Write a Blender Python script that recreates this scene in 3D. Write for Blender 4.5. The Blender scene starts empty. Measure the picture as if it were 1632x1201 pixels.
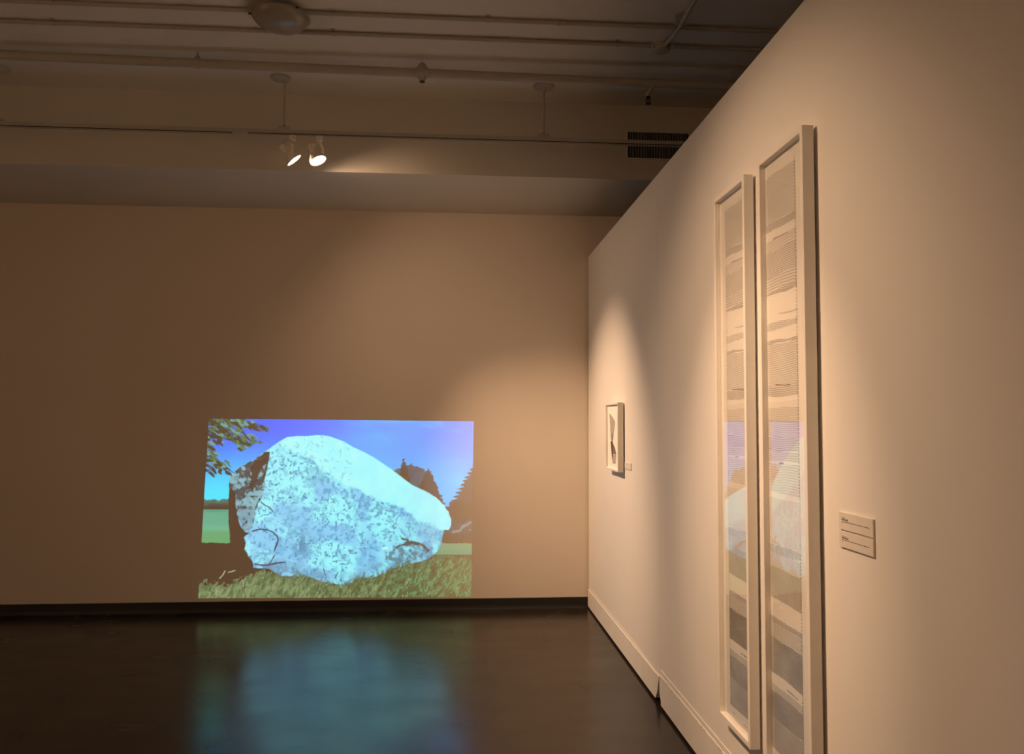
import bpy, math, random
import numpy as np
from mathutils import Vector, Matrix

random.seed(4)
SC = bpy.context.scene
COL = SC.collection

# ------------------------------------------------------------------ camera
cam_data = bpy.data.cameras.new('camera')
cam_data.sensor_fit = 'HORIZONTAL'
cam_data.sensor_width = 36.0
cam_data.lens = 36.0 * 1290.0 / 1632.0
cam_data.clip_start = 0.02
cam = bpy.data.objects.new('camera', cam_data)
COL.objects.link(cam)
RIGHT = Vector((0.9971872, -0.07488025, 0.00326225))
UP = Vector((-0.00717975, -0.05210739, 0.99861568))
BACK = Vector((-0.07460661, -0.99583019, -0.05249845))
cam.matrix_world = Matrix(((RIGHT.x, UP.x, BACK.x, 0.0),
                           (RIGHT.y, UP.y, BACK.y, 0.0),
                           (RIGHT.z, UP.z, BACK.z, 1.63),
                           (0, 0, 0, 1)))
SC.camera = cam

# ------------------------------------------------------------------ world (dim interior, no daylight) and exposure
world = bpy.data.worlds.new('world')
world.use_nodes = True
world.node_tree.nodes['Background'].inputs[0].default_value = (0.0, 0.0, 0.0, 1)
world.node_tree.nodes['Background'].inputs[1].default_value = 0.0
SC.world = world
SC.view_settings.view_transform = 'Standard'
SC.view_settings.look = 'None'
SC.view_settings.exposure = 0.0
SC.view_settings.gamma = 1.0
SC.view_settings.use_curve_mapping = False
SC.cycles.diffuse_bounces = 6
SC.cycles.max_bounces = 12

# lamp settings: power, cone, colour (the lamps themselves are built further down)
LAMP_COL = (1.0, 0.62, 0.365)
LAMP_NEAR = dict(power=300, size=45, blend=1.0, spill=190, spill_size=85)      # second track, lights the tall frames
LAMP_SMALL = dict(power=465, size=61.4, blend=.93, spill=36, spill_size=153)     # lights the small frame and the corner
LAMP_FLOOR = dict(power=30, size=70, blend=1.0)
LAMP_FILL = dict(power=760, size=80, blend=1.0)      # two unseen lamps added to raise the ambient bounce
PICTURE_GAIN = 1.0

# ------------------------------------------------------------------ room dimensions (metres)
D = 7.07            # far wall
HC = 4.017          # ceiling
HS = 3.447          # soffit underside
YS = 5.956          # soffit front
XW = 1.204          # partition face
XL, XR, YB = -5.2, 4.6, -3.4

# ------------------------------------------------------------------ helpers
def lin(c):
    c = np.asarray(c, float) / 255.0
    return np.where(c <= 0.04045, c / 12.92, ((c + 0.055) / 1.055) ** 2.4)

class MB:
    def __init__(s):
        s.v = []; s.f = []
    def add(s, vs, fs):
        n = len(s.v); s.v += [tuple(p) for p in vs]; s.f += [tuple(i + n for i in f) for f in fs]; return s
    def box(s, x0, x1, y0, y1, z0, z1):
        vs = [(x, y, z) for x in (x0, x1) for y in (y0, y1) for z in (z0, z1)]
        return s.add(vs, [(0, 1, 3, 2), (4, 6, 7, 5), (0, 4, 5, 1), (2, 3, 7, 6), (0, 2, 6, 4), (1, 5, 7, 3)])
    def bbox(s, x0, x1, y0, y1, z0, z1, b=0.002):
        """box with chamfered vertical / horizontal edges"""
        cx, cy, cz = (x0 + x1) / 2, (y0 + y1) / 2, (z0 + z1) / 2
        hx, hy, hz = abs(x1 - x0) / 2, abs(y1 - y0) / 2, abs(z1 - z0) / 2
        vs = []; idx = {}
        for sx in (-1, 1):
            for sy in (-1, 1):
                for sz in (-1, 1):
                    for a in range(3):
                        o = [hx - b, hy - b, hz - b]; o[a] += b
                        idx[(sx, sy, sz, a)] = len(vs)
                        vs.append((cx + sx * o[0], cy + sy * o[1], cz + sz * o[2]))
        fs = []
        for a in range(3):
            u, w = [k for k in range(3) if k != a]
            for sg in (-1, 1):
                q = []
                for su, sw in ((-1, -1), (1, -1), (1, 1), (-1, 1)):
                    k = [0, 0, 0]; k[a] = sg; k[u] = su; k[w] = sw
                    q.append(idx[(*k, a)])
                fs.append(q)
        for a in range(3):          # edges running along axis a
            u, w = [k for k in range(3) if k != a]
            for su in (-1, 1):
                for sw in (-1, 1):
                    q = []
                    for sa, ax in ((-1, u), (1, u), (1, w), (-1, w)):
                        k = [0, 0, 0]; k[a] = sa; k[u] = su; k[w] = sw
                        q.append(idx[(*k, ax)])
                    fs.append(q)
        for sx in (-1, 1):
            for sy in (-1, 1):
                for sz in (-1, 1):
                    fs.append([idx[(sx, sy, sz, a)] for a in range(3)])
        return s.add(vs, fs)
    def tube(s, pts, r, n=12, cap=True):
        pts = [Vector(p) for p in pts]
        rs = r if isinstance(r, (list, tuple)) else [r] * len(pts)
        vs = []; fs = []
        t0 = (pts[1] - pts[0]).normalized()
        a = Vector((0, 0, 1)) if abs(t0.z) < 0.9 else Vector((1, 0, 0))
        u = t0.cross(a).normalized()
        for i, p in enumerate(pts):
            if i == 0: t = pts[1] - pts[0]
            elif i == len(pts) - 1: t = pts[-1] - pts[-2]
            else: t = (pts[i + 1] - pts[i]).normalized() + (pts[i] - pts[i - 1]).normalized()
            t.normalize()
            u = (u - t * u.dot(t)).normalized(); w = t.cross(u)
            for k in range(n):
                an = 2 * math.pi * k / n
                vs.append(p + (u * math.cos(an) + w * math.sin(an)) * rs[i])
        for i in range(len(pts) - 1):
            for k in range(n):
                fs.append((i * n + k, i * n + (k + 1) % n, (i + 1) * n + (k + 1) % n, (i + 1) * n + k))
        if cap:
            fs.append(tuple(reversed(range(n)))); fs.append(tuple(range((len(pts) - 1) * n, len(pts) * n)))
        return s.add(vs, fs)
    def lathe(s, org, axis, prof, n=24, cap0=True, cap1=True):
        """prof: list of (distance along axis, radius)"""
        org = Vector(org); t = Vector(axis).normalized()
        a = Vector((0, 0, 1)) if abs(t.z) < 0.9 else Vector((1, 0, 0))
        u = t.cross(a).normalized(); w = t.cross(u)
        vs = []; fs = []
        for d, r in prof:
            for k in range(n):
                an = 2 * math.pi * k / n
                vs.append(org + t * d + (u * math.cos(an) + w * math.sin(an)) * r)
        for i in range(len(prof) - 1):
            for k in range(n):
                fs.append((i * n + k, i * n + (k + 1) % n, (i + 1) * n + (k + 1) % n, (i + 1) * n + k))
        if cap0: fs.append(tuple(reversed(range(n))))
        if cap1: fs.append(tuple(range((len(prof) - 1) * n, len(prof) * n)))
        return s.add(vs, fs)
    def prism_x(s, poly, x0, x1):
        """polygon in (y, z) extruded along x"""
        n = len(poly)
        vs = [(x0, y, z) for y, z in poly] + [(x1, y, z) for y, z in poly]
        fs = [tuple(range(n)), tuple(reversed(range(n, 2 * n)))]
        fs += [(k, n + k, n + (k + 1) % n, (k + 1) % n) for k in range(n)]
        return s.add(vs, fs)
    def build(s, name, mat, parent=None, smooth=False):
        import bmesh
        me = bpy.data.meshes.new(name)
        me.from_pydata(s.v, [], s.f)
        bm = bmesh.new(); bm.from_mesh(me)
        bmesh.ops.recalc_face_normals(bm, faces=bm.faces)
        bm.to_mesh(me); bm.free()
        if smooth:
            for p in me.polygons: p.use_smooth = True
            try:
                me.set_sharp_from_angle(angle=math.radians(35))
            except Exception:
                pass
        me.materials.append(mat)
        o = bpy.data.objects.new(name, me)
        COL.objects.link(o)
        if parent is not None:
            o.parent = parent
            o.matrix_parent_inverse = parent.matrix_world.inverted()
        return o

def tag(o, label=None, cat=None, group=None, kind=None):
    if label: o['label'] = label
    if cat: o['category'] = cat
    if group: o['group'] = group
    if kind: o['kind'] = kind
    return o

def empty(name, loc, label, cat, group=None):
    o = bpy.data.objects.new(name, None)
    o.empty_display_size = 0.05
    o.location = loc
    o.matrix_world = Matrix.Translation(loc)
    COL.objects.link(o)
    return tag(o, label, cat, group)

# ------------------------------------------------------------------ materials
def new_mat(name):
    m = bpy.data.materials.new(name); m.use_nodes = True
    nt = m.node_tree
    return m, nt, nt.nodes['Principled BSDF']

def paint(name, c, rough=0.6, var=0.04, scale=3.0, bump=0.02, bscale=160.0, metallic=0.0, spec=0.4):
    m, nt, b = new_mat(name)
    tc = nt.nodes.new('ShaderNodeTexCoord')
    n1 = nt.nodes.new('ShaderNodeTexNoise'); n1.inputs['Scale'].default_value = scale
    n1.inputs['Detail'].default_value = 5
    mr = nt.nodes.new('ShaderNodeMapRange')
    mr.inputs['From Min'].default_value = 0.3; mr.inputs['From Max'].default_value = 0.7
    mr.inputs['To Min'].default_value = 1 - var; mr.inputs['To Max'].default_value = 1 + var
    mul = nt.nodes.new('ShaderNodeVectorMath'); mul.operation = 'SCALE'
    mul.inputs[0].default_value = c
    n2 = nt.nodes.new('ShaderNodeTexNoise'); n2.inputs['Scale'].default_value = bscale
    bp = nt.nodes.new('ShaderNodeBump'); bp.inputs['Strength'].default_value = bump
    bp.inputs['Distance'].default_value = 0.004
    L = nt.links.new
    L(tc.outputs['Object'], n1.inputs['Vector']); L(tc.outputs['Object'], n2.inputs['Vector'])
    L(n1.outputs['Fac'], mr.inputs['Value']); L(mr.outputs['Result'], mul.inputs['Scale'])
    L(mul.outputs['Vector'], b.inputs['Base Color'])
    L(n2.outputs['Fac'], bp.inputs['Height']); L(bp.outputs['Normal'], b.inputs['Normal'])
    b.inputs['Roughness'].default_value = rough
    b.inputs['Metallic'].default_value = metallic
    b.inputs['Specular IOR Level'].default_value = spec
    return m

M = {}
M['wall'] = paint('wall_paint', (0.72, 0.645, 0.56), 0.75, 0.02, 1.4, 0.05, 220)
M['partition'] = paint('partition_paint', (0.79, 0.775, 0.745), 0.6, 0.015, 1.6, 0.05, 240)
M['ceiling'] = paint('ceiling_paint', (0.66, 0.635, 0.59), 0.8, 0.03, 1.1, 0.15, 90)
M['soffit'] = paint('soffit_paint', (0.61, 0.585, 0.53), 0.8, 0.03, 1.1, 0.1, 90)
M['pipe'] = paint('pipe_paint', (0.40, 0.375, 0.33), 0.5, 0.05, 9, 0.03, 120)
M['skirt'] = paint('skirting_paint', (0.76, 0.74, 0.705), 0.55, 0.03, 8, 0.05, 90)
M['rubber'] = paint('rubber_base', (0.018, 0.017, 0.016), 0.45, 0.1, 6, 0.02, 120)
M['white_wood'] = paint('white_frame_wood', (0.80, 0.775, 0.73), 0.42, 0.02, 12, 0.03, 180)
M['paper'] = paint('white_paper', (0.88, 0.86, 0.82), 0.85, 0.01, 6, 0.02, 300)
M['card'] = paint('label_card', (0.70, 0.66, 0.62), 0.7, 0.02, 20, 0.01, 300)
M['ink'] = paint('black_ink', (0.06, 0.05, 0.045), 0.8, 0.1, 40, 0.0)
M['grey_ink'] = paint('grey_ink', (0.42, 0.38, 0.35), 0.8, 0.25, 30, 0.0)
M['dark_ink'] = paint('dark_brown_ink', (0.09, 0.065, 0.05), 0.8, 0.4, 30, 0.0)
M['mid_ink'] = paint('mid_grey_ink', (0.25, 0.2, 0.17), 0.8, 0.3, 30, 0.0)
M['track'] = paint('track_white_metal', (0.44, 0.42, 0.37), 0.4, 0.03, 8, 0.0)
M['slot'] = paint('slot_black', (0.012, 0.011, 0.01), 0.6, 0.05, 8, 0.0)
M['lamp_metal'] = paint('lamp_white_metal', (0.80, 0.76, 0.68), 0.35, 0.03, 12, 0.0)
M['brass'] = paint('sprinkler_brass', (0.06, 0.05, 0.035), 0.4, 0.1, 30, 0.0, metallic=0.8)
M['vent_dark'] = paint('vent_cavity', (0.01, 0.009, 0.008), 0.8, 0.1, 8, 0.0)
M['vent_slat'] = paint('vent_slat_metal', (0.20, 0.185, 0.17), 0.5, 0.15, 25, 0.0)
M['opal'] = paint('opal_glass', (0.27, 0.255, 0.22), 0.25, 0.03, 6, 0.0)

# dark polished concrete
m, nt, b = new_mat('polished_concrete'); M['floor'] = m
L = nt.links.new
tc = nt.nodes.new('ShaderNodeTexCoord')
n1 = nt.nodes.new('ShaderNodeTexNoise'); n1.inputs['Scale'].default_value = 1.3; n1.inputs['Detail'].default_value = 8
n1.inputs['Roughness'].default_value = 0.62
cr = nt.nodes.new('ShaderNodeValToRGB')
cr.color_ramp.elements[0].position = 0.3; cr.color_ramp.elements[0].color = (0.012, 0.0085, 0.006, 1)
cr.color_ramp.elements[1].position = 0.72; cr.color_ramp.elements[1].color = (0.028, 0.0195, 0.0135, 1)
mp = nt.nodes.new('ShaderNodeMapping'); mp.inputs['Scale'].default_value = (1.0, 1.5, 1.0)
n2 = nt.nodes.new('ShaderNodeTexNoise'); n2.inputs['Scale'].default_value = 2.6; n2.inputs['Detail'].default_value = 6
mr = nt.nodes.new('ShaderNodeMapRange'); mr.inputs['From Min'].default_value = 0.3; mr.inputs['From Max'].default_value = 0.7
mr.inputs['To Min'].default_value = 0.19; mr.inputs['To Max'].default_value = 0.29
n3 = nt.nodes.new('ShaderNodeTexNoise'); n3.inputs['Scale'].default_value = 3.2; n3.inputs['Detail'].default_value = 3
bp = nt.nodes.new('ShaderNodeBump'); bp.inputs['Strength'].default_value = 0.035; bp.inputs['Distance'].default_value = 0.02
L(tc.outputs['Object'], n1.inputs['Vector']); L(tc.outputs['Object'], mp.inputs['Vector'])
L(mp.outputs['Vector'], n2.inputs['Vector']); L(mp.outputs['Vector'], n3.inputs['Vector'])
L(n1.outputs['Fac'], cr.inputs['Fac']); L(cr.outputs['Color'], b.inputs['Base Color'])
L(n2.outputs['Fac'], mr.inputs['Value']); L(mr.outputs['Result'], b.inputs['Roughness'])
L(n3.outputs['Fac'], bp.inputs['Height']); L(bp.outputs['Normal'], b.inputs['Normal'])
b.inputs['Specular IOR Level'].default_value = 0.4

# clear picture glass: mostly see-through, Fresnel mirror on top
m, nt, b = new_mat('picture_glass'); M['glass'] = m
nt.nodes.remove(b)
out = nt.nodes['Material Output']
tr = nt.nodes.new('ShaderNodeBsdfTransparent')
tr.inputs['Color'].default_value = (0.995, 0.995, 0.99, 1)
gl = nt.nodes.new('ShaderNodeBsdfGlossy'); gl.inputs['Roughness'].default_value = 0.0
fr = nt.nodes.new('ShaderNodeFresnel'); fr.inputs['IOR'].default_value = 1.5
mx = nt.nodes.new('ShaderNodeMixShader')
ge = nt.nodes.new('ShaderNodeNewGeometry')
fm = nt.nodes.new('ShaderNodeMath'); fm.operation = 'MULTIPLY'
inv = nt.nodes.new('ShaderNodeMath'); inv.operation = 'SUBTRACT'; inv.inputs[0].default_value = 1.0
nt.links.new(ge.outputs['Backfacing'], inv.inputs[1])      # reflect on the outer face only
# both surfaces of the pane reflect: 2R / (1 + R)
r2 = nt.nodes.new('ShaderNodeMath'); r2.operation = 'MULTIPLY'; r2.inputs[1].default_value = 2.0
r1 = nt.nodes.new('ShaderNodeMath'); r1.operation = 'ADD'; r1.inputs[1].default_value = 1.0
rd = nt.nodes.new('ShaderNodeMath'); rd.operation = 'DIVIDE'
nt.links.new(fr.outputs[0], r2.inputs[0]); nt.links.new(fr.outputs[0], r1.inputs[0])
nt.links.new(r2.outputs[0], rd.inputs[0]); nt.links.new(r1.outputs[0], rd.inputs[1])
nt.links.new(rd.outputs[0], fm.inputs[0]); nt.links.new(inv.outputs[0], fm.inputs[1])
nt.links.new(fm.outputs[0], mx.inputs[0]); nt.links.new(tr.outputs[0], mx.inputs[1])
nt.links.new(gl.outputs[0], mx.inputs[2]); nt.links.new(mx.outputs[0], out.inputs[0])

def emit_mat(name, c, s):
    m, nt, b = new_mat(name)
    b.inputs['Base Color'].default_value = (0.8, 0.75, 0.65, 1)
    b.inputs['Emission Color'].default_value = (*c, 1)
    b.inputs['Emission Strength'].default_value = s
    return m
M['lens'] = emit_mat('lamp_lens_lit', (1.0, 0.80, 0.58), 14.0)

def attr_mat(name, attr, emission):
    m, nt, b = new_mat(name)
    a = nt.nodes.new('ShaderNodeAttribute'); a.attribute_name = attr
    if emission:
        b.inputs['Base Color'].default_value = (0.72, 0.645, 0.56, 1)
        nt.links.new(a.outputs['Color'], b.inputs['Emission Color'])
        b.inputs['Emission Strength'].default_value = PICTURE_GAIN
        b.inputs['Roughness'].default_value = 0.75
    else:
        nt.links.new(a.outputs['Color'], b.inputs['Base Color'])
        b.inputs['Roughness'].default_value = 0.85
    return m

# ------------------------------------------------------------------ structure
def struct(name, mb, mat, **k):
    return tag(mb.build(name, mat, **k), kind='structure')

struct('floor', MB().box(XL - .15, XR + .15, YB - .15, D + .15, -.12, 0), M['floor'])
struct('ceiling', MB().box(XL - .15, XR + .15, YB - .15, D + .15, HC, HC + .15), M['ceiling'])
struct('wall_far', MB().box(XL - .15, XR + .15, D, D + .15, 0, HC), M['wall'])
struct('wall_left', MB().box(XL - .15, XL, YB, D, 0, HC), M['wall'])
struct('wall_right', MB().box(XR, XR + .15, YB, D, 0, HC), M['wall'])
struct('wall_back', MB().box(XL - .15, XR + .15, YB - .15, YB, 0, HC), M['wall'])
struct('trim_1', MB().box(XL, XR, YS, D, HS, HC), M['soffit'])     # boxed soffit along the far wall
# coved rubber base on the far wall
mb = MB(); prof = [(D - .012, 0.0), (D - .007, 0.012), (D - .004, 0.03), (D - .004, 0.088), (D, 0.092), (D, 0)]
mb.prism_x(prof, XL, XW + .08)
struct('baseboard_far', mb, M['rubber'])

# free-standing partition: two panels, skirting boards in front of a hollow foot
SEAM = 4.632
PT = 3.076
P0, P1 = -0.6, 7.052
struct('wall_partition_far', MB().box(XW, XW + .12, SEAM + .0015, P1, .13, PT), M['partition'])
struct('wall_partition_near', MB().box(XW, XW + .12, P0, SEAM - .0015, .13, PT), M['partition'])
# hollow foot: inner base set back behind the skirting
struct('trim_2', MB().box(XW + .035, XW + .085, P0 + .05, P1 - .02, .0, .13), M['rubber'])
def chipped(y0, y1, z, n, amp, seed):
    rr = random.Random(seed); pts = []
    for k in range(n + 1):
        y = y0 + (y1 - y0) * k / n
        pts.append((y, z + (rr.random() - .5) * amp))
    return pts
top = chipped(SEAM + .012, P1, .163, 46, .0035, 2)
poly = [(P1, .018), (SEAM + .10, .018), (SEAM + .082, .022), (SEAM + .05, .06), (SEAM + .016, .135), (SEAM + .012, .158)] + top
sk = struct('baseboard_partition_far', MB().prism_x(poly, XW - .009, XW + .03), M['skirt'])
strip = MB().prism_x([(P1 - .01, .163), (4.9, .166)] + list(reversed([(P1 - .01, .186), (6.2, .184), (5.4, .182), (4.9, .170)])), XW - .002, XW + .002)
strip.build('tape_strip', M['skirt'], sk)
top = chipped(P0, SEAM - .02, .181, 90, .004, 3)
poly = [(SEAM - .015, .165), (SEAM - .006, .12), (SEAM - .012, .07), (SEAM - .035, .042), (SEAM - .037, .018), (P0, .018)] + top
sk2 = struct('baseboard_partition_near', MB().prism_x(poly, XW - .009, XW + .03), M['skirt'])
MB().prism_x([(P0, .178), (SEAM - .012, .178), (SEAM - .012, .207), (P0, .2075)], XW - .004, XW + .002).build('tape_strip', M['skirt'], sk2)
# little chips along the top edge of the skirting
rr = random.Random(11)
for k in range(16):
    y = rr.uniform(2.6, 4.5)
    w_ = rr.uniform(.004, .016)
    MB().prism_x([(y - w_, .1795), (y, .1775), (y + w_, .1798), (y + w_ * .4, .1812), (y - w_ * .5, .1812)], XW - .0098, XW - .0088).build('paint_chip', M['mid_ink'], sk2)
for y in (6.35, 5.35, 5.1):
    MB().prism_x([(y - .012, .160), (y, .1575), (y + .012, .160), (y + .004, .1622)], XW - .0098, XW - .0088).build('paint_chip', M['mid_ink'], sk)

# ------------------------------------------------------------------ numpy noise and shape painters
def vnoise(x, y, seed):
    rs = np.random.RandomState(seed)
    t = rs.rand(256, 256)
    xi = np.floor(x).astype(int); yi = np.floor(y).astype(int)
    fx = x - xi; fy = y - yi
    fx = fx * fx * (3 - 2 * fx); fy = fy * fy * (3 - 2 * fy)
    g = lambda a, b: t[a % 256, b % 256]
    return (g(xi, yi) * (1 - fx) + g(xi + 1, yi) * fx) * (1 - fy) + (g(xi, yi + 1) * (1 - fx) + g(xi + 1, yi + 1) * fx) * fy

def fbm(x, y, s, seed, oc=4, rough=0.5):
    a = 0; w = 1; tot = 0
    for k in range(oc):
        a = a + w * vnoise(x / s * 2 ** k, y / s * 2 ** k, seed + k); tot += w; w *= rough
    return a / tot

def inside(X, Y, poly):
    r = np.zeros(X.shape, bool); n = len(poly)
    for i in range(n):
        x1, y1 = poly[i]; x2, y2 = poly[(i + 1) % n]
        if y1 == y2: continue
        c = ((y1 > Y) != (y2 > Y)) & (X < (x2 - x1) * (Y - y1) / (y2 - y1) + x1)
        r ^= c
    return r

def seg_dist(X, Y, pts):
    d = np.full(X.shape, 1e9)
    for (x1, y1), (x2, y2) in zip(pts[:-1], pts[1:]):
        vx, vy = x2 - x1, y2 - y1
        t = np.clip(((X - x1) * vx + (Y - y1) * vy) / (vx * vx + vy * vy + 1e-9), 0, 1)
        d = np.minimum(d, np.hypot(X - x1 - t * vx, Y - y1 - t * vy))
    return d

def sstep(a, b, x):
    t = np.clip((x - a) / (b - a), 0, 1); return t * t * (3 - 2 * t)

def grid_mesh(name, P, colour, mat, parent=None):
    """P: (rows, cols, 3) vertex positions, colour: (rows, cols, 3) linear colour stored per vertex"""
    r, c, _ = P.shape
    me = bpy.data.meshes.new(name)
    nf = (r - 1) * (c - 1)
    me.vertices.add(r * c); me.vertices.foreach_set('co', P.reshape(-1).astype(np.float32))
    i = np.arange(r * c).reshape(r, c)
    q = np.stack([i[:-1, :-1], i[1:, :-1], i[1:, 1:], i[:-1, 1:]], -1).reshape(-1)
    me.loops.add(nf * 4); me.loops.foreach_set('vertex_index', q.astype(np.int32))
    me.polygons.add(nf)
    me.polygons.foreach_set('loop_start', np.arange(0, nf * 4, 4, dtype=np.int32))
    me.polygons.foreach_set('loop_total', np.full(nf, 4, np.int32))
    me.update(calc_edges=True); me.validate()
    a = me.color_attributes.new('tone', 'FLOAT_COLOR', 'POINT')
    rgba = np.ones((r * c, 4), np.float32); rgba[:, :3] = colour.reshape(-1, 3)
    a.data.foreach_set('color', rgba.reshape(-1))
    me.materials.append(mat)
    o = bpy.data.objects.new(name, me); COL.objects.link(o)
    if parent is not None:
        o.parent = parent; o.matrix_parent_inverse = parent.matrix_world.inverted()
    return o

# ------------------------------------------------------------------ the projected film still
# picture coordinates: x 316..756, y 667..953 across the projected quad
TL, TR, BL, BR = (333, 667), (756, 671), (316, 953), (751, 951)
NU, NV = 520, 350
u = np.linspace(0, 1, NU)[None, :]; v = np.linspace(0, 1, NV)[:, None]
def bil(a, b_, c, d_):
    return (a * (1 - u) + b_ * u) * (1 - v) + (c * (1 - u) + d_ * u) * v
X = bil(TL[0], TR[0], BL[0], BR[0]); Y = bil(TL[1], TR[1], BL[1], BR[1])
WX = bil(-2.055, 0.196, -2.109, 0.183); WZ = bil(1.629, 1.614, 0.122, 0.103)

C = np.zeros((NV, NU, 3)); A = np.ones((NV, NU))      # sRGB colour and projector light mask
def put(mask, col, a=1.0):
    mk = np.clip(mask.astype(float) * a, 0, 1)[..., None]
    C[:] = C * (1 - mk) + np.broadcast_to(np.asarray(col, float), C.shape) * mk
def dark(mask, a=1.0):
    A[:] = A * (1 - np.clip(mask.astype(float) * a, 0, 1))
def light(mask):
    A[:] = np.where(mask > 0.5, 1.0, A)
def mixc(c0, c1, t):
    t = np.clip(t, 0, 1)[..., None]; return np.asarray(c0, float) * (1 - t) + np.asarray(c1, float) * t

def paint_picture():
    # sky
    left = mixc((80, 122, 255), (66, 230, 255), sstep(688, 792, Y + (X - 340) * .10))
    right = mixc((104, 162, 255), (104, 206, 255), sstep(672, 800, Y))
    C[:] = mixc(0, 1, sstep(430, 640, X)) * right + (1 - mixc(0, 1, sstep(430, 640, X))) * left
    cl = fbm(X * .6 + Y * .3, Y * 1.6 - X * .35, 60, 31, 4)
    put(sstep(.45, .68, cl) * sstep(500, 600, X), (104, 196, 255), .75)
    put(sstep(.55, .75, fbm(X, Y * 1.5 - X * .3, 50, 40, 3)) * sstep(560, 640, X), (100, 158, 255), .7)
    put(np.exp(-((X - 598) / 48) ** 2 - ((Y - 700) / 16) ** 2), (108, 186, 255), .7)
    put(np.exp(-((X - 735) / 20) ** 2 - ((Y - 768) / 12) ** 2), (125, 215, 255), .8)
    put(sstep(752.0, 755.2, X) * (Y < 760), (150, 185, 255), .6)
    # left horizon: hedge and meadow
    hedge = (X < 366) & (Y > 797 + (fbm(X, X * 0, 6, 5) - .5) * 6 - sstep(345, 362, X) * 2) & (Y < 814)
    put(hedge, mixc((118, 138, 122), (82, 72, 52), sstep(798, 810, Y) * .6 + fbm(X, Y, 5, 7) * .6))
    mead = (X < 366) & (Y >= 812.5)
    put(mead, mixc((116, 176, 144), (120, 172, 116), sstep(832, 858, Y)))
    put(mead * np.exp(-((Y - 815) / 1.6) ** 2), (104, 146, 112), .6)
    put(mead * np.exp(-((Y - 842) / 4) ** 2), (132, 198, 160), .5)
    # deep shade lower left
    edge = 865.5 + (fbm(X, X * 0, 7, 15) - .5) * 2
    dark((X < 430) & (Y > edge)); dark((X > 364.5 - sstep(770, 800, Y) * 1 + sstep(830, 860, Y) * 2) & (X < 430) & (Y > 764))
    # right trees
    def spruce(cx, top_, half, base, seed, step=5.0, off=0, amp=.14):
        h = np.clip((Y - top_) / (base - top_), 0, 1)
        saw = np.abs(((Y + off) / step) % 1 - .5) * 2
        w = half * h ** .85 * (1 - amp + amp * saw) + .6 + (fbm(X, Y, 3.2, seed) - .5) * 7
        return (np.abs(X - cx) < w) & (Y > top_) & (Y < base)
    bush = (Y > 744 + np.abs(X - 655) * .35 + (fbm(X, Y, 6, 51) - .5) * 10 - 4) & (X > 617) & (X < 676) & (Y < 800)
    put(bush, mixc((128, 138, 150), (110, 110, 92), fbm(X, Y, 6, 52))); dark(bush, .25)
    hill = (X > 690) & (Y > 806)
    for t in (spruce(642.5, 731, 15, 790, 61, 6, 1), spruce(681.5, 746, 30, 812, 62, 6.5, 3), (spruce(772, 722, 74, 830, 63, 6.2, 2, .22))):
        dark(t, .97)
    gapm = (X > 704) & (X < 770) & (Y > 800 + (X < 716) * 8)
    dark(gapm & (Y < 852), .96)
    put(gapm & (Y < 852) & (fbm(X, Y * 1.5, 7, 71) > .62) & (Y > 836), (150, 150, 140)); light(gapm & (fbm(X, Y * 1.5, 7, 71) > .66) & (Y > 836) & (Y < 850))
    wisp = seg_dist(X, Y, [(722, 848), (733, 846), (737, 840), (750, 833)]) < 2.2 + (fbm(X, Y, 4, 73) - .5) * 2
    put(wisp, (165, 152, 140)); light(wisp)
    tan = (X > 700) & (Y > 850) & (Y < 868)
    put(tan, (150, 124, 92)); A[:] = np.where(tan, .25, A)
    rm = (X > 690) & (Y >= 866 + (fbm(X, X * 0, 8, 74) - .5) * 3)
    put(rm, mixc((162, 170, 128), (150, 168, 128), sstep(868, 884, Y))); light(rm)
    # boulder
    B = [(372, 751), (380, 745), (393, 738), (408, 729), (420, 720.5), (432, 712), (443, 704), (456, 696.5), (470, 695),
         (486, 695), (505, 693), (512, 693.5), (522, 695), (532, 698.5), (546, 703.5), (560, 712), (578, 720.5), (593, 728.5),
         (605, 736.5), (619, 746), (630, 754), (643, 764), (655, 773), (666, 778), (682, 785.5), (696, 794.5), (706, 804),
         (714, 816), (718.5, 828), (718.5, 837), (715, 845), (707.5, 845), (704, 856), (702, 868), (699, 876), (689, 885),
         (677, 893), (659, 898), (640, 902), (621, 907), (606, 917), (589, 921), (574, 920), (559, 930), (542, 938),
         (535, 930), (511, 928), (493, 920), (472, 918), (451, 919), (437, 913), (427, 907), (403, 904.5), (401.6, 897),
         (393, 883), (388, 876), (390, 865), (387, 856), (395, 850), (388, 847), (380, 835), (377, 818), (374, 806),
         (375, 788), (369, 779), (364, 770), (366, 761)]
    jx = (fbm(X, Y, 6, 81, 3) - .5) * 2.2; jy = (fbm(X, Y, 6, 91, 3) - .5) * 2.2
    rock = inside(X + jx * (Y > 800), Y + jy * (Y > 800), B)
    light(rock)
    n_big = fbm(X, Y, 34, 101, 4); n_mid = fbm(X, Y, 11, 111, 4); n_fine = fbm(X, Y, 4.5, 121, 3)
    rockc = mixc((170, 252, 255), (154, 214, 246), sstep(.44, .66, n_big))
    ridge = [(440, 700), (462, 712), (484, 722), (500, 732), (515, 742), (524, 752), (540, 766), (550, 774), (570, 777),
             (590, 787), (605, 797), (640, 803), (655, 815), (666, 828), (690, 836), (708, 845), (730, 850)]
    ry = np.interp(X, [p[0] for p in ridge], [p[1] for p in ridge])
    below = Y - ry + (n_mid - .5) * 16
    body = sstep(0, 9, below)
    # speckle lichen: denser along the ridge
    near = np.exp(-np.clip(below - 4, 0, 200) / 26)
    th = .60 - .09 * near
    sp = np.maximum(sstep(th, th + .10, fbm(X, Y, 4.2, 131, 3)), .55 * sstep(.54, .66, fbm(X, Y, 9, 133, 4, .65))) * body
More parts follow.
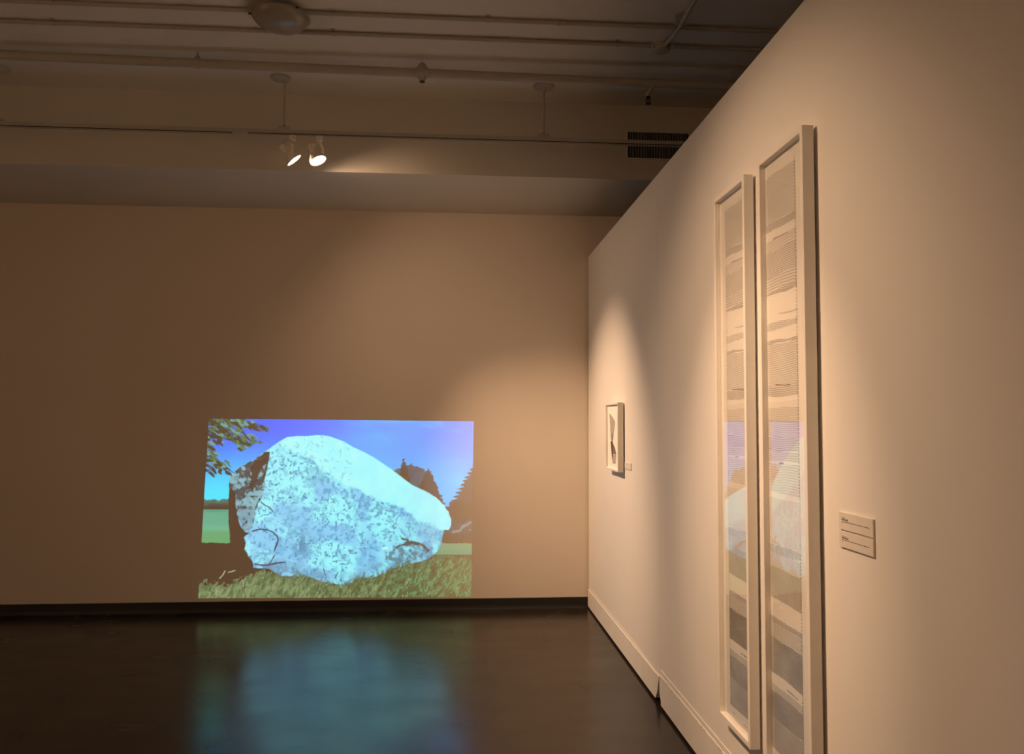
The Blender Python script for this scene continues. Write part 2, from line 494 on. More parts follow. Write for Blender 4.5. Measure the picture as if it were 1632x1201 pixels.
    sp2 = sstep(.70, .80, vnoise(X / 1.9, Y / 1.9, 141)) * sstep(.40, .58, n_mid) * body
    cap = mixc((184, 255, 254), (176, 252, 255), sstep(.4, .6, n_mid))
    bodyc = rockc.copy()
    bodyc = bodyc * (1 - .75 * sp[..., None]) + np.array((120, 166, 204)) * .75 * sp[..., None]
    bodyc = bodyc * (1 - .75 * sp2[..., None]) + np.array((92, 128, 158)) * .75 * sp2[..., None]
    rc = cap * (1 - body[..., None]) + bodyc * body[..., None]
    sp3 = sstep(.76, .82, vnoise(X / 3.2, Y / 3.2, 143)) * (1 - body) * (X < 560)
    rc = rc * (1 - .4 * sp3[..., None]) + np.array((130, 180, 185)) * .4 * sp3[..., None]
    # greyer right flank and foot
    fl = .7 * sstep(600, 700, X + (Y - 830) * .6) * body * sstep(.3, .6, n_mid + .12)
    rc = rc * (1 - .75 * fl[..., None]) + np.array((160, 200, 226)) * .75 * fl[..., None]
    ft = sstep(-26, 2, Y - np.interp(X, [395, 470, 540, 600, 640, 700], [900, 916, 936, 917, 903, 880])) * sstep(.36, .6, fbm(X, Y, 9, 151, 3))
    rc = rc * (1 - .85 * ft[..., None]) + np.array((128, 150, 168)) * .85 * ft[..., None]
    pt = np.exp(-((X - 478) / 13) ** 2 - ((Y - 868) / 22) ** 2) * sstep(.3, .55, n_fine)
    rc = rc * (1 - .85 * pt[..., None]) + np.array((112, 148, 176)) * .85 * pt[..., None]
    ov = inside(X + jx * 2, Y + jy * 2, [(612, 885), (632, 868), (650, 861), (672, 866), (684, 878), (672, 890), (640, 900), (615, 902)])
    ovn = ov * sstep(.38, .58, n_fine)
    rc = rc * (1 - .8 * ovn[..., None]) + np.array((124, 140, 138)) * .8 * ovn[..., None]
    put(rock, 0); C[:] = np.where(rock[..., None], rc, C)
    # right end highlight rim
    rim = rock & (Y < ry - 2) & (X > 640)
    put(rim & (n_mid > .5), (186, 240, 250), .5)
    # dark mottled left flank
    fk = inside(X + jx * 3, Y + jy * 3, [(372, 751), (393, 738), (408, 729), (426, 719), (426, 736), (420, 760), (421, 776), (412, 800), (405, 822), (397, 846), (388, 847), (377, 818), (374, 806), (375, 788), (362, 770)])
    fk = fk & rock
    mott = sstep(.40, .60, fbm(X + 2 * n_fine, Y, 9, 161, 5, .75))
    put(fk, mixc((102, 112, 118), (150, 192, 198), mott)); A[:] = np.where(fk, .35 + .65 * mott, A)
    dk = inside(X + jx * 2, Y + jy * 2, [(408, 731), (420, 721), (427, 721), (425, 735), (416, 745), (411, 758), (405, 772), (402, 784), (394, 778), (400, 760), (398, 745)]) & rock
    dark(dk, .97)
    dk2 = (seg_dist(X, Y, [(427, 722), (424, 740), (420, 758), (417, 768)]) < 1.7 + (n_fine - .5) * 2) & rock
    dark(dk2, .9)
    # low-left pale lobe over the shade
    lob = inside(X, Y, [(378, 812), (392, 812), (404, 820), (398, 846), (390, 848), (381, 836)])
    put(lob & (n_fine > .4), (150, 190, 205), .7); A[:] = np.where(lob & (n_fine > .42), .9, A)
    # cracks
    for pts, w_ in (([(401, 847), (407, 845), (414, 843.5), (425, 845), (434, 849), (440, 856), (441.5, 861), (439, 868), (437, 873), (435.5, 878)], 1.2),
                    ([(435, 886), (431, 893), (428, 898)], .9), ([(415, 801), (421, 806), (428, 809), (432.5, 815)], 1.1),
                    ([(405, 899), (416, 901), (428, 900), (440, 897), (451, 896)], 1.4), ([(513, 905), (516, 916)], .9), ([(536, 912), (531, 922)], .8)):
        k = (seg_dist(X, Y, pts) < w_ + (n_fine - .5) * 1.0) & rock
        put(k, (98, 100, 128), .9); dark(k, .35)
    ovd = (seg_dist(X, Y, [(632, 872), (640, 868), (655, 864), (668, 868), (677, 872), (680, 877)]) < 2.0 + (n_fine - .5) * 5) & rock
    dark(ovd, .85)
    ovd = (seg_dist(X, Y, [(634, 852), (640, 859), (648, 861)]) < 1.2 + (n_fine - .5) * 5) & rock
    put(ovd, (130, 130, 140)); dark(ovd, .4)
    gl_ = (np.abs(X - 611) < 5) & (np.abs(Y - 874 + (X - 611) * .05) < 1.3)
    put(gl_, (225, 252, 255))
    # grass
    gx = [316, 335, 360, 380, 400, 420, 440, 455, 475, 495, 515, 540, 560, 575, 590, 608, 622, 640, 660, 690, 702, 730, 756]
    gy = [926, 930, 931, 924, 916, 909, 918, 922, 916, 922, 926, 936, 928, 919, 920, 916, 907, 901, 899, 890, 884, 889, 890]
    blade = (vnoise(X / 3.5 + Y * .12, Y / 6, 171) - .5) * 9 + (vnoise(X / 1.4 - Y * .25, Y / 4, 173) - .5) * 7 + (fbm(X, Y, 12, 175) - .5) * 8
    gmask = Y + blade * (1 - .75 * (X > 690)) > np.interp(X, gx, gy)
    g1 = fbm(X * 1.2 + Y * .4, Y * .8, 7, 181, 4); g2 = vnoise(X / 2.0 + Y * .25, Y / 4.5, 185)
    gc = mixc((116, 116, 76), (152, 158, 110), sstep(.3, .7, g1 * .6 + g2 * .4))
    tint = sstep(600, 330, X)
    gc = gc * (1 - .4 * tint[..., None]) + (gc * np.array((.90, 1.04, 1.02))) * .4 * tint[..., None]
    gw = sstep(-5, 5, Y + blade * (1 - .75 * (X > 690)) - np.interp(X, gx, gy))
    gw = np.where(rock, gw, gmask.astype(float))
    und = (Y > 884) & ~rock & (X > 428)
    C[:] = np.where(und[..., None], gc * .86, C); A[:] = np.where(und, .8, A)
    light(gmask); C[:] = C * (1 - gw[..., None]) + gc * gw[..., None]
    shade = gmask * sstep(14, 0, Y - np.interp(X, gx, gy)) * sstep(.4, .6, g1)
    dark(shade, .4)
    hi = gmask & (vnoise(X / 1.6, Y / 2.6, 191) > .86)
    put(hi, (176, 194, 146), .6)
    for pts in ([(350, 921), (354, 917), (358, 910)], [(363, 912), (368, 911), (373, 909)], [(384, 924), (386.5, 928), (386.3, 934)]):
        k = seg_dist(X, Y, pts) < .9
        put(k, (172, 176, 128)); light(k)
    # overhanging leaves, upper left
    rs = np.random.RandomState(9)
    leafm = np.zeros(X.shape)
    clusters = [((331, 672), (372, 690), 26), ((345, 676), (398, 712), 34), ((360, 668), (426, 684), 40), ((330, 690), (352, 702), 14),
                ((330, 700), (340, 725), 16), ((330, 730), (362, 742), 22), ((333, 742), (372, 750), 12), ((375, 690), (410, 703), 14),
                ((372, 690), (388, 716), 16), ((334, 748), (342, 757), 6), ((331, 668), (400, 680), 46), ((335, 684), (385, 704), 34)]
    for (x0, y0), (x1, y1), n in clusters:
        for k in range(int(n * 1.7)):
            t = rs.rand(); px = x0 + (x1 - x0) * t + rs.randn() * 3.2; py = y0 + (y1 - y0) * t + rs.randn() * 3.0
            an = rs.uniform(.15, 1.0); ln = rs.uniform(3.0, 7.0); wd = rs.uniform(1.2, 2.6)
            dx = X - px; dy = Y - py
            a_ = dx * math.cos(an) + dy * math.sin(an); b2 = -dx * math.sin(an) + dy * math.cos(an)
            e = (a_ / ln) ** 2 + (b2 / (wd * (1 - .35 * np.clip(a_ / ln, -1, 1)))) ** 2 < 1
            sel = rs.rand()
            if sel < .50:
                put(e, (88 + rs.randint(20), 92 + rs.randint(16), 62)); A[:] = np.where(e, .35, A)
            elif sel < .80:
                put(e, (112, 132 + rs.randint(20), 92)); A[:] = np.where(e, .8, A)
            elif sel < .93:
                put(e, (128, 164, 150)); light(e)
            else:
                put(e, (104, 104, 168), .8); light(e)
paint_picture()
wall_loc = mixc((97, 74, 52), (152, 116, 88), (X - 316) / 440)
E_ = np.clip(lin(C) - 0.95 * lin(wall_loc), 0, None) * A[..., None]
# projector light keeps a faint black level
E_ = E_ + 0.0015 * np.array((.6, .8, 1.0))
P_ = np.stack([WX, np.full_like(WX, D - .0012), WZ], -1)
M['picture'] = attr_mat('projected_film', 'tone', True)
pic = grid_mesh('projected_image', P_[::-1], E_[::-1], M['picture'])
tag(pic, 'glowing projected picture of a pale boulder on grass, low on the far wall', 'projection')

# ------------------------------------------------------------------ tall framed drawings
BANDS = [  # z top, z bottom, kind, line pitch, darkness
    (2.534, 2.356, 'fine', .0062, .30), (2.356, 2.328, 'lines', .0066, .50),
    (2.294, 2.252, 'lines', .0100, .30), (2.252, 2.158, 'lines', .0080, .48), (2.158, 2.105, 'lines', .0105, .40), (2.105, 2.091, 'lines', .007, .60),
    (1.986, 1.961, 'lines', .0062, .42), (1.921, 1.908, 'lines', .0065, .55), (1.908, 1.755, 'lines', .0079, .38), (1.755, 1.717, 'lines', .0074, .50),
    (1.698, 1.676, 'wash', .006, .07), (1.676, 1.6255, 'fine', .0066, .30), (1.6255, 1.570, 'fine', .0072, .36), (1.570, 1.521, 'lines', .0078, .48),
    (1.521, 1.484, 'lines', .0085, .36), (1.476, 1.368, 'lines', .0092, .30), (1.350, 1.181, 'wash', .007, .12),
    (1.181, 1.152, 'lines', .006, .50), (1.152, 1.098, 'fine', .007, .28), (1.098, 0.984, 'dense', .0068, .42),
    (0.917, 0.900, 'lines', .006, .60), (0.900, 0.843, 'lines', .007, .46), (0.843, 0.714, 'dense', .0066, .66),
    (0.676, 0.649, 'ticks', .008, .40), (0.649, 0.560, 'dense', .0064, .62), (0.560, 0.446, 'dense', .0058, .50)]
ACCENTS = [(2.2935, .25, .75, .6), (2.094, .3, .9, .4), (1.757, .25, .75, .75), (1.6255, 0, 1, .45), (2.014, .4, 1.0, .4), (1.478, .35, .5, .7),
           (0.690, .5, .85, .65), (1.098, 0, 1, .35), (0.8435, 0, 1, .3), (0.560, 0, 1, .3), (0.649, 0, .7, .4)]
M['drawing'] = attr_mat('pencil_drawing', 'tone', False)

def drawing_grid(name, y_far, y_near, dots_near, seed, parent, xp):
    W, H = 72, 1760
    zt, zb = 2.55, 0.43
    z = np.linspace(zb, zt, H)[:, None] * np.ones((1, W)); t = np.linspace(0, 1, W)[None, :] * np.ones((H, 1))
    y = y_far + (y_near - y_far) * t
    ink = np.zeros((H, W))
    wob = (fbm(t * 3 + 10, z * 6, 1.0, seed, 3) - .5) * .008
    ripple = (vnoise(t * 60, z * 90, seed + 5) - .5)
    for i, (a, b_, kind, pitch, dk) in enumerate(BANDS):
        ph = z + wob * (1.0 if kind != 'lines' else 1.3) + .004 * np.sin(t * 3 + i)
        a2 = a + .002 * np.sin(t * 5 + i); b2 = b_ + .003 * np.sin(t * 4 + 1.7 * i)
        inb = (z + wob * .6 < a2) & (z + wob * .6 > b2)
        s = .5 + .5 * np.cos(2 * np.pi * ph / pitch)
        var = .75 + .5 * fbm(t * 2.2, z * 14, 1.0, seed + i, 3)
        if kind == 'lines': val = dk * (.25 + .95 * s ** 1.6) * var
        elif kind == 'fine': val = dk * (.32 + .95 * s) * var
        elif kind == 'wash': val = dk * (.8 + .5 * s) * var
        elif kind == 'dense': val = dk * (.45 + .58 * s + .30 * (.5 + .5 * np.cos(2 * np.pi * t * 34 + ph * 400))) * var
        else: val = dk * (.3 + .9 * (.5 + .5 * np.cos(2 * np.pi * t * 26 + 2 * np.sin(z * 90)))) * var
        ink = np.where(inb, np.maximum(ink, val), ink)
    for (za, t0, t1, dk) in ACCENTS:
        d = np.abs(z + wob - za + .005 * (t - .5))
        ink = np.maximum(ink, dk * (d < .0022 + .002 * ripple) * (t > t0) * (t < t1))
    # stitched dots down the outer margin
    tt = t if dots_near else 1 - t
    dots = (tt > .965) & (np.cos(2 * np.pi * z / .0125) > .1)
    bandcov = (ink.max(axis=1) > .2)[:, None]
    ink = np.where(dots, np.maximum(ink, np.where(bandcov, .55, .28)), ink)
    ink = np.clip(ink * 1.18, 0, .94)
    base = np.array((0.88, 0.86, 0.82)); inkc = np.array((0.13, 0.105, 0.085))
    col = base * (1 - ink[..., None]) + inkc * ink[..., None]
    P = np.stack([np.full_like(y, xp), y, z], -1)
    return grid_mesh(name, P, col, M['drawing'], parent)

FX, BX = 1.154, 1.194     # frame front / back planes
def picture_frame(label, y0, y1, z0, z1, w, glass_x, paper_x, group=None, bow=0.0, glazed=True):
    f = empty('picture_frame', (BX, (y0 + y1) / 2, z0), label, 'picture frame', group)
    b = .0012
    MB().bbox(FX, BX, y0, y0 + w, z0, z1, b).build('stile', M['white_wood'], f)
    MB().bbox(FX, BX, y1 - w, y1, z0, z1, b).build('stile', M['white_wood'], f)
    MB().bbox(FX + .0002, BX - .0002, y0 + w - .001, y1 - w + .001, z1 - w, z1 - .0003, b).build('rail', M['white_wood'], f)
    MB().bbox(FX + .0002, BX - .0002, y0 + w - .001, y1 - w + .001, z0 + .0003, z0 + w, b).build('rail', M['white_wood'], f)
    MB().box(paper_x, paper_x + .008, y0 + w * .7, y1 - w * .7, z0 + w * .7, z1 - w * .7).build('mount_board', M['paper'], f)
    # hanging cleat against the wall
    MB().box(BX - .004, XW, y0 + .04, y1 - .04, z1 - .14, z1 - .08).build('hanging_cleat', M['white_wood'], f)
    MB().box(BX - .004, XW, y0 + .04, y1 - .04, z0 + .08, z0 + .12).build('spacer', M['white_wood'], f)
    if not glazed: return f
    # acrylic pane, very slightly bowed across its width
    ya, yb, za, zb = y0 + w * .8, y1 - w * .8, z0 + w * .8, z1 - w * .8
    n = 32; mb = MB(); vs = []; fs = []
    for k in range(n + 1):
        t = k / n; x = glass_x - bow * (1 - (2 * t - 1) ** 2)
        vs += [(x, ya + (yb - ya) * t, za), (x, ya + (yb - ya) * t, zb)]
    for k in range(n): fs.append((2 * k, 2 * k + 1, 2 * k + 3, 2 * k + 2))
    m0 = len(vs); vs += [(glass_x + .002, ya, za), (glass_x + .002, ya, zb), (glass_x + .002, yb, za), (glass_x + .002, yb, zb)]
    fs += [(m0, m0 + 2, m0 + 3, m0 + 1), (0, m0, m0 + 1, 1), (2 * n, 2 * n + 1, m0 + 3, m0 + 2)]
    fs += [tuple([2 * k for k in range(n + 1)] + [m0 + 2, m0]), tuple([2 * k + 1 for k in range(n, -1, -1)] + [m0 + 1, m0 + 3])]
    mb.add(vs, fs).build('glass', M['glass'], f, True)
    return f

fl_ = picture_frame('tall white box frame nearer the far wall, with banded grey line drawing', 3.100, 3.474, .367, 2.609, .021, 1.170, 1.178)
drawing_grid('drawing', 3.386, 3.121, False, 5, fl_, 1.1775)
fr_ = picture_frame('tall white box frame beside the wall labels, with banded grey line drawing', 2.561, 2.957, .352, 2.611, .021, 1.170, 1.178, bow=.0026)
drawing_grid('drawing', 2.936, 2.672, True, 25, fr_, 1.1775)
# pencil notes in the lower margin of the far drawing
for (y, z, w_) in ((3.345, .418, .03), (3.215, .412, .035)):
    MB().prism_x([(y - w_ / 2, z), (y + w_ / 2, z - .0005), (y + w_ / 2, z + .0025), (y, z + .002), (y - w_ / 2, z + .0035)], 1.1772, 1.1779).build('pencil_note', M['grey_ink'], fl_)

# ------------------------------------------------------------------ small framed drawing
fs_ = picture_frame('small white box frame with a grey winged drawing, alone beside the corner', 5.562, 6.012, 1.267, 1.752, .014, 1.172, 1.170, glazed=False)
def art(pts):
    r = []
    for (y, z) in pts:
        t = (6.129 - y) / (6.129 - 5.757 + (.058 if z < 1.4 else .02))
        r.append((5.998 - t * (5.998 - 5.60), z))
    return r
blade = art([(6.066, 1.679), (6.01, 1.667), (5.965, 1.654), (5.91, 1.636), (5.867, 1.619), (5.868, 1.595), (5.878, 1.574), (5.914, 1.532), (5.943, 1.476), (5.986, 1.474), (6.018, 1.495), (6.031, 1.559), (6.05, 1.63)])
MB().prism_x(blade, 1.1688, 1.1701).build('drawn_wing', M['grey_ink'], fs_)
MB().prism_x(art([(5.975, 1.55), (5.93, 1.50), (5.945, 1.476), (5.984, 1.474)]), 1.1685, 1.1689).build('drawn_wing', M['mid_ink'], fs_)
knot = art([(6.022, 1.473), (5.961, 1.476), (5.933, 1.456), (5.87, 1.427), (5.803, 1.388), (5.916, 1.384), (5.945, 1.337), (5.994, 1.405)])
MB().prism_x(knot, 1.1683, 1.1701).build('drawn_knot', M['dark_ink'], fs_)
MB().prism_x(art([(5.933, 1.449), (5.837, 1.39), (5.906, 1.386)]), 1.1680, 1.1684).build('drawn_fold', M['mid_ink'], fs_)
MB().prism_x(art([(5.916, 1.38), (5.803, 1.386), (5.824, 1.319), (5.942, 1.315)]), 1.1688, 1.1701).build('drawn_tail', M['grey_ink'], fs_)

# ------------------------------------------------------------------ wall labels
def label_card(label, y0, y1, z0, z1, thick, seed, group=None, lines=True):
    c = empty('wall_label', (XW, (y0 + y1) / 2, z0), label, 'label', group)
    MB().bbox(XW - thick, XW - .0005, y0, y1, z0, z1, .0007).build('card', M['card'], c)
    if lines:
        rr = random.Random(seed); h = z1 - z0; xo = XW - thick - .0003
        ye = y1 - .018
        def words(z, hh, start, end, mat, nm):
            mb = MB(); y = start
            while y > end:
                w_ = rr.uniform(.004, .0115)
                # a word: a low run of letters with a few ascenders
                n = max(2, int(w_ / .0016))
                for k in range(n):
                    yy = y - k * .0016
                    if yy - .0012 < end: break
                    up = hh * (1.0 if rr.random() < .25 else .7)
                    mb.prism_x([(yy, z), (yy - .0011, z), (yy - .0011, z + up), (yy, z + up)], xo, xo + .0005)
                y -= n * .0016 + .0022
            mb.build(nm, mat, c)
        words(z1 - h * .33, .0030, ye, ye - .024, M['mid_ink'], 'printed_line')
        words(z1 - h * .45, .0056, ye, ye - .042, M['ink'], 'printed_title')
        words(z1 - h * .55, .0028, ye, y0 + .018, M['ink'], 'printed_line')
        words(z1 - h * .66, .0030, ye, ye - .008, M['mid_ink'], 'printed_line')
    return c
label_card('white wall label right of the tall frames, upper of the two', 2.236, 2.438, 1.2975, 1.350, .007, 3, 'wall labels beside the tall frames')
label_card('white wall label right of the tall frames, lower of the two', 2.236, 2.438, 1.2435, 1.2930, .007, 8, 'wall labels beside the tall frames')
label_card('tiny white wall label at the lower right of the small frame', 5.350, 5.545, 1.295, 1.340, .006, 5, None, False)

# ------------------------------------------------------------------ ceiling services
# sprinkler main
pa, pb = Vector((XL, 5.30, 3.972)), Vector((XR, 5.30, 3.885))
def pz(x): return pa.z + (pb.z - pa.z) * (x - pa.x) / (pb.x - pa.x)
pm = empty('sprinkler_pipe', (-.2, 5.30, pz(-.2)), 'thick painted sprinkler pipe running across under the ceiling', 'pipe')
MB().tube([pa, pb], .029, 20).build('pipe_run', M['pipe'], pm, True)
for x in (-1.665, 1.9, -4.2):
    z = pz(x)
    mb = MB().lathe((x - .014, 5.30, z), (1, 0, 0), [(0, .0335), (.028, .0335)], 20)
    mb.tube([(x, 5.30, z + .03), (x, 5.30, z + .055)], [.022, .008], 10)
    mb.tube([(x, 5.30, z + .05), (x, 5.30, HC)], .006, 8)
    mb.build('pipe_hanger', M['pipe'], pm, True)
# tee and pendent head in the pipe
def tee(x, parent):
    z = pz(x)
    mb = MB().lathe((x - .042, 5.30, z), (1, 0, 0), [(0, .031), (.004, .034), (.080, .034), (.084, .031)], 20)
    mb.lathe((x, 5.30, z + .066), (0, 0, -1), [(0, .018), (.012, .026), (.03, .0335), (.085, .0335), (.105, .024), (.118, .017)], 20)
    mb.build('tee_fitting', M['pipe'], parent, True)
tee(-.208, pm)
def sprinkler(x, y, zt, drop):
    z = zt - (.022 if drop else 0)
    s = MB().lathe((x, y, z), (0, 0, -1), [(0, .012), (.008, .015), (.014, .010)], 12).build('sprinkler_head', M['brass'], pm, True)
    if drop:
        mb = MB().tube([(x + .035, y, zt + .055), (x + .012, y - .004, zt + .012), (x, y, zt - .005)], [.017, .016, .015], 12)
        mb.lathe((x, y, zt), (0, 0, -1), [(0, .019), (.022, .019)], 6)
        mb.build('drop_nipple', M['pipe'], pm, True)
    for sg in (-1, 1):
        MB().tube([(x + sg * .010, y, z - .010), (x + sg * .017, y, z - .024), (x + sg * .013, y, z - .038), (x + sg * .003, y, z - .047)], .0035, 8).build('sprinkler_arm', M['brass'], s, True)
    MB().tube([(x, y, z - .012), (x, y, z - .042)], .0035, 8).build('sprinkler_bulb', M['brass'], s, True)
    MB().lathe((x, y, z - .046), (0, 0, -1), [(0, .006), (.003, .019), (.0055, .019)], 16).build('deflector', M['brass'], s, True)
sprinkler(-.208, 5.30, pz(-.208) - .010, False)
sprinkler(1.318, 5.30, pz(1.318) - .072, True)

# thin conduits on the ceiling with clips
def conduit(y, label, x_clips, coup, runs=((XL, XR),)):
    c = empty('conduit', (0, y, HC - .013), label, 'conduit', 'thin conduits across the ceiling')
    for a, b_ in runs:
        MB().tube([(a, y, HC - .014), (b_, y, HC - .014)], .0125, 12).build('conduit_run', M['pipe'], c, True)
    for x in x_clips:
        mb = MB().lathe((x - .011, y, HC - .014), (1, 0, 0), [(0, .0155), (.022, .0155)], 12)
        mb.box(x - .011, x + .011, y - .040, y - .012, HC - .004, HC)
        mb.build('conduit_clip', M['pipe'], c, True)
    for x in coup:
        MB().lathe((x - .03, y, HC - .014), (1, 0, 0), [(0, .013), (.003, .0165), (.025, .0165), (.03, .014), (.035, .0165), (.057, .0165), (.06, .013)], 12).build('conduit_coupling', M['pipe'], c, True)
    return c
conduit(4.697, 'thin ceiling conduit nearest the viewer, crossing behind the dome lamp', (-.715, .20, -2.3), (.64,), ((XL, -1.075), (-.94, XR)))
conduit(4.945, 'thin ceiling conduit between the dome lamp and the sprinkler pipe', (-.74, 1.03, -2.4), (), ((XL, 1.25), (1.40, XR)))
jb = empty('junction_box', (1.322, 4.962, HC), 'small round ceiling junction box where the bent conduit ends', 'junction box')
MB().lathe((1.322, 4.962, HC), (0, 0, -1), [(0, .055), (.030, .055), (.036, .050)], 24).build('box_body', M['pipe'], jb, True)
MB().lathe((1.322, 4.962, HC - .036), (0, 0, -1), [(0, .050), (.003, .050), (.005, .046)], 24).build('cover', M['pipe'], jb, True)
bc = empty('bent_conduit', (1.342, 4.7, HC - .02), 'short conduit bending across the ceiling to the round junction box', 'conduit')
pts = [(1.34, 4.3 - .3 * k, HC - .045) for k in range(20, 0, -1)] + [(1.341, 4.40, HC - .045), (1.342, 4.55, HC - .046), (1.342, 4.66, HC - .046), (1.338, 4.76, HC - .042), (1.333, 4.84, HC - .030), (1.328, 4.92, HC - .022)]
MB().tube(pts, .0125, 12).build('conduit_run', M['pipe'], bc, True)
MB().lathe((1.342, 4.575, HC - .046), (0, 1, 0), [(0, .0165), (.03, .0165)], 12).build('conduit_coupling', M['pipe'], bc, True)
mb = MB().box(1.30, 1.326, 4.565, 4.59, HC - .052, HC); mb.build('conduit_clip', M['pipe'], bc)

# dome lamp, switched off
dl = empty('dome_lamp', (-1.008, 4.70, HC), 'unlit shallow glass dome lamp on the ceiling, upper left', 'ceiling lamp')
MB().lathe((-1.008, 4.70, HC), (0, 0, -1), [(0, .058), (.032, .058), (.034, .13), (.040, .162), (.047, .168), (.05, .166)], 40).build('lamp_pan', M['opal'], dl, True)
MB().lathe((-1.008, 4.70, HC - .048), (0, 0, -1), [(0, .163), (.012, .160), (.03, .146), (.048, .12), (.062, .085), (.070, .045), (.072, .0)], 40, False, False).build('glass_dome', M['opal'], dl, True)
for k in range(3):
    an = math.radians(192 + 120 * k)
    x, y = -1.008 + .166 * math.cos(an), 4.70 + .166 * math.sin(an)
    MB().lathe((x, y, HC - .048), (math.cos(an), math.sin(an), -.2), [(0, .006), (.012, .006), (.016, .004)], 10).build('thumb_screw', M['brass'], dl, True)

# supply grille on the soffit face
vt = empty('vent_grille', (1.555, YS, 3.61), 'dark rectangular air vent with vertical slats on the soffit', 'vent')
vx0, vx1, vz0, vz1 = 1.319, 1.791, 3.611, 3.811
MB().box(vx0, vx1, YS - .0015, YS - .0002, vz0, vz1).build('vent_cavity', M['vent_dark'], vt)
for a in ((vx0 - .012, vx0, vz0 - .012, vz1 + .012), (vx1, vx1 + .012, vz0 - .012, vz1 + .012), (vx0, vx1, vz0 - .012, vz0), (vx0, vx1, vz1, vz1 + .012)):
    MB().bbox(a[0], a[1], YS - .010, YS - .0002, a[2], a[3], .001).build('vent_frame', M['ceiling'], vt)
slat = None
rr = random.Random(6)
for k in range(22):
    x = vx0 + .010 + (vx1 - vx0 - .02) * (k + .5) / 22
    me_mb = MB().box(-.0055, .0055, -.002, .002, vz0, vz1)
    if slat is None:
        slat = me_mb.build('slat', M['vent_slat'], vt); o = slat
    else:
        o = slat.copy(); COL.objects.link(o); o.parent = vt
    o.matrix_parent_inverse = Matrix.Identity(4)
    o.location = (x - 1.555, -.007, -3.61)
    o.rotation_euler = (0, 0, math.radians(rr.choice((-38, -20, 5, 22, 35))))

# ------------------------------------------------------------------ lighting tracks
def track(y, zc, stems, joints, label, name='lighting_track'):
    t = empty(name, (0, y, zc), label, 'lighting track')
    mb = MB()
    mb.bbox(XL + .3, XW + .9, y - .018, y + .018, zc - .005, zc + .017, .001)
    mb.bbox(XL + .3, XW + .9, y - .018, y - .010, zc - .017, zc - .005, .001)
    mb.bbox(XL + .3, XW + .9, y + .010, y + .018, zc - .017, zc - .005, .001)
    mb.build('track_rail', M['track'], t)
    MB().box(XL + .3, XW + .9, y - .0186, y - .0178, zc - .0165, zc - .0105).build('track_slot', M['slot'], t)
    for (a, b_) in joints:
        MB().bbox(a, b_, y - .020, y + .020, zc - .019, zc + .0185, .001).build('track_joiner', M['track'], t)
    for x, dx in stems:
        MB().tube([(x, y, zc + .045), (x, y, HC - .04)], .0085, 10).build('stem', M['track'], t, True)
        MB().lathe((x + dx, y, HC), (0, 0, -1), [(0, .075), (.012, .073), (.028, .04), (.032, .018)] if dx == 0 else [(0, .07), (.016, .066), (.03, .03), (.034, .014)], 24).build('canopy', M['track'], t, True)
        MB().lathe((x, y, HC - .028), (0, 0, -1), [(0, .016), (.02, .016), (.028, .009)], 12).build('stem_collar', M['track'], t, True)
        MB().lathe((x, y, zc + .052), (0, 0, -1), [(0, .010), (.009, .010)], 12).build('stem_nut', M['brass'], t, True)
        MB().bbox(x - .04, x + .04, y - .019, y + .019, zc + .0165, zc + .044, .002).build('track_bracket', M['track'], t)
    return t
ZT = 3.622
track(5.653, ZT, ((-1.177, -.03), (.645, 0), (-3.1, 0)), ((-1.525, -1.42),), 'white lighting track hung on stems in front of the soffit')

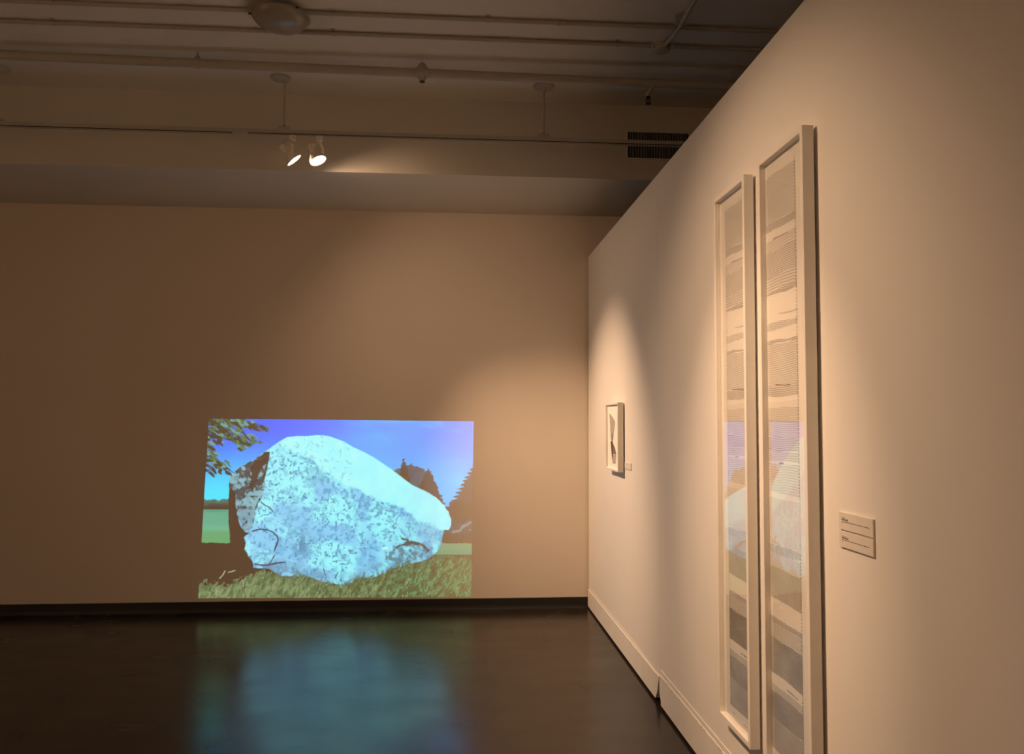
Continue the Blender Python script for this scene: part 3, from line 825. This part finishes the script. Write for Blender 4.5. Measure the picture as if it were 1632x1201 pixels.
def track_lamp(adapter_x, y, zt, pos, aim, label, power, size, blend, spill=0, spill_size=150, group='adjustable track lamps'):
    """pos = centre of the lit opening, aim = point it is turned to"""
    pos = Vector(pos); d = (Vector(aim) - pos).normalized()
    r = empty('track_lamp', (adapter_x, y, zt - .018), label, 'spotlight', group)
    MB().bbox(adapter_x - .021, adapter_x + .021, y - .017, y + .017, zt - .052, zt - .018, .002).build('track_adapter', M['lamp_metal'], r)
    MB().box(adapter_x + .021, adapter_x + .024, y - .004, y + .004, zt - .056, zt - .022).build('locking_tab', M['lamp_metal'], r)
    piv = pos - d * .030
    side = d.cross(Vector((0, 0, 1))).normalized()
    a0 = Vector((adapter_x, y, zt - .052))
    MB().tube([a0, a0 - Vector((0, 0, .016))], .011, 12).build('swivel', M['lamp_metal'], r, True)
    hub = a0 - Vector((0, 0, .014))
    for sg in (-1, 1):
        e0 = hub + side * sg * .016; e1 = hub.lerp(piv, .30) + side * sg * .061; e2 = piv + side * sg * .062
        path = [hub + side * sg * .004, e0, e1, e2]; mb = MB(); vs = []; fs = []
        for k, p in enumerate(path):
            tg = (path[min(k + 1, 3)] - path[max(k - 1, 0)]).normalized()
            wv = tg.cross(side).normalized() * .0105
            th = side * sg * .003
            if k < 2: th = Vector((0, 0, -.003))
            vs += [p + wv, p - wv, p - wv + th, p + wv + th]
        for k in range(3):
            for j in range(4): fs.append((4 * k + j, 4 * k + (j + 1) % 4, 4 * k + 4 + (j + 1) % 4, 4 * k + 4 + j))
        fs += [(3, 2, 1, 0), (12, 13, 14, 15)]
        mb.add(vs, fs).build('yoke_arm', M['lamp_metal'], r)
        MB().lathe(piv + side * sg * .052, side * sg, [(0, .009), (.017, .009), (.020, .006)], 12).build('pivot_knob', M['lamp_metal'], r, True)
    # rear socket can
    MB().lathe(pos - d * .128, d, [(0, .022), (.003, .026), (.058, .026), (.062, .030)], 24).build('socket_can', M['lamp_metal'], r, True)
    # flared shade, open front
    MB().lathe(pos - d * .068, d, [(0, .029), (.010, .036), (.026, .044), (.046, .055), (.064, .059), (.070, .0595), (.070, .0565), (.060, .0555), (.044, .050)], 32, True, False).build('shade', M['lamp_metal'], r, True)
    MB().lathe(pos - d * .024, d, [(0, .046), (.003, .050), (.009, .036), (.011, .0)], 32, True, False).build('lens', M['lens'], r, True)
    ld = bpy.data.lights.new('lamp_beam', 'SPOT')
    ld.energy = power; ld.color = LAMP_COL; ld.spot_size = math.radians(size); ld.spot_blend = blend
    ld.shadow_soft_size = .02
    lo = bpy.data.objects.new('lamp_beam', ld); COL.objects.link(lo)
    lo.parent = r; lo.matrix_parent_inverse = r.matrix_world.inverted()
    lo.matrix_world = Matrix.Translation(pos + d * .035) @ d.to_track_quat('-Z', 'Y').to_matrix().to_4x4()
    if spill:       # wide stray light around the beam of a flood bulb
        ls = ld.copy(); ls.energy = spill; ls.spot_size = math.radians(spill_size); ls.spot_blend = 1.0
        l2 = bpy.data.objects.new('lamp_spill', ls); COL.objects.link(l2)
        l2.parent = r; l2.matrix_parent_inverse = r.matrix_world.inverted()
        l2.matrix_world = lo.matrix_world.copy()
    return r

track_lamp(-1.118, 5.653, ZT, (-1.103, 5.645, 3.427), (XW, 6.20, .70), 'left track lamp, its lit opening seen edge-on', **LAMP_SMALL)
track_lamp(-.932, 5.653, ZT, (-.935, 5.630, 3.424), (.70, 5.0, 0), 'right track lamp, its glowing opening tipped toward the viewer', **LAMP_FLOOR)
# second track over the viewer, outside the picture, lights the tall frames; two more lamps added as ambient fill
track(2.85, ZT, ((-2.0, 0), (.4, 0)), (), 'white lighting track overhead, nearer the viewer than the other track')
track_lamp(-.93, 2.85, ZT, (-.91, 2.85, 3.44), (XW, 3.176, 1.17), 'track lamp overhead aimed right at the tall frames', **LAMP_NEAR)
track_lamp(-2.6, 2.85, ZT, (-2.62, 2.83, 3.44), (XL, 1.4, 1.4), 'added unseen fill lamp overhead, aimed at the left wall', **LAMP_FILL)
track_lamp(-.2, 2.85, ZT, (-.2, 2.81, 3.44), (-1.0, YB, 1.6), 'added unseen fill lamp overhead, aimed at the wall behind the viewer', **LAMP_FILL)
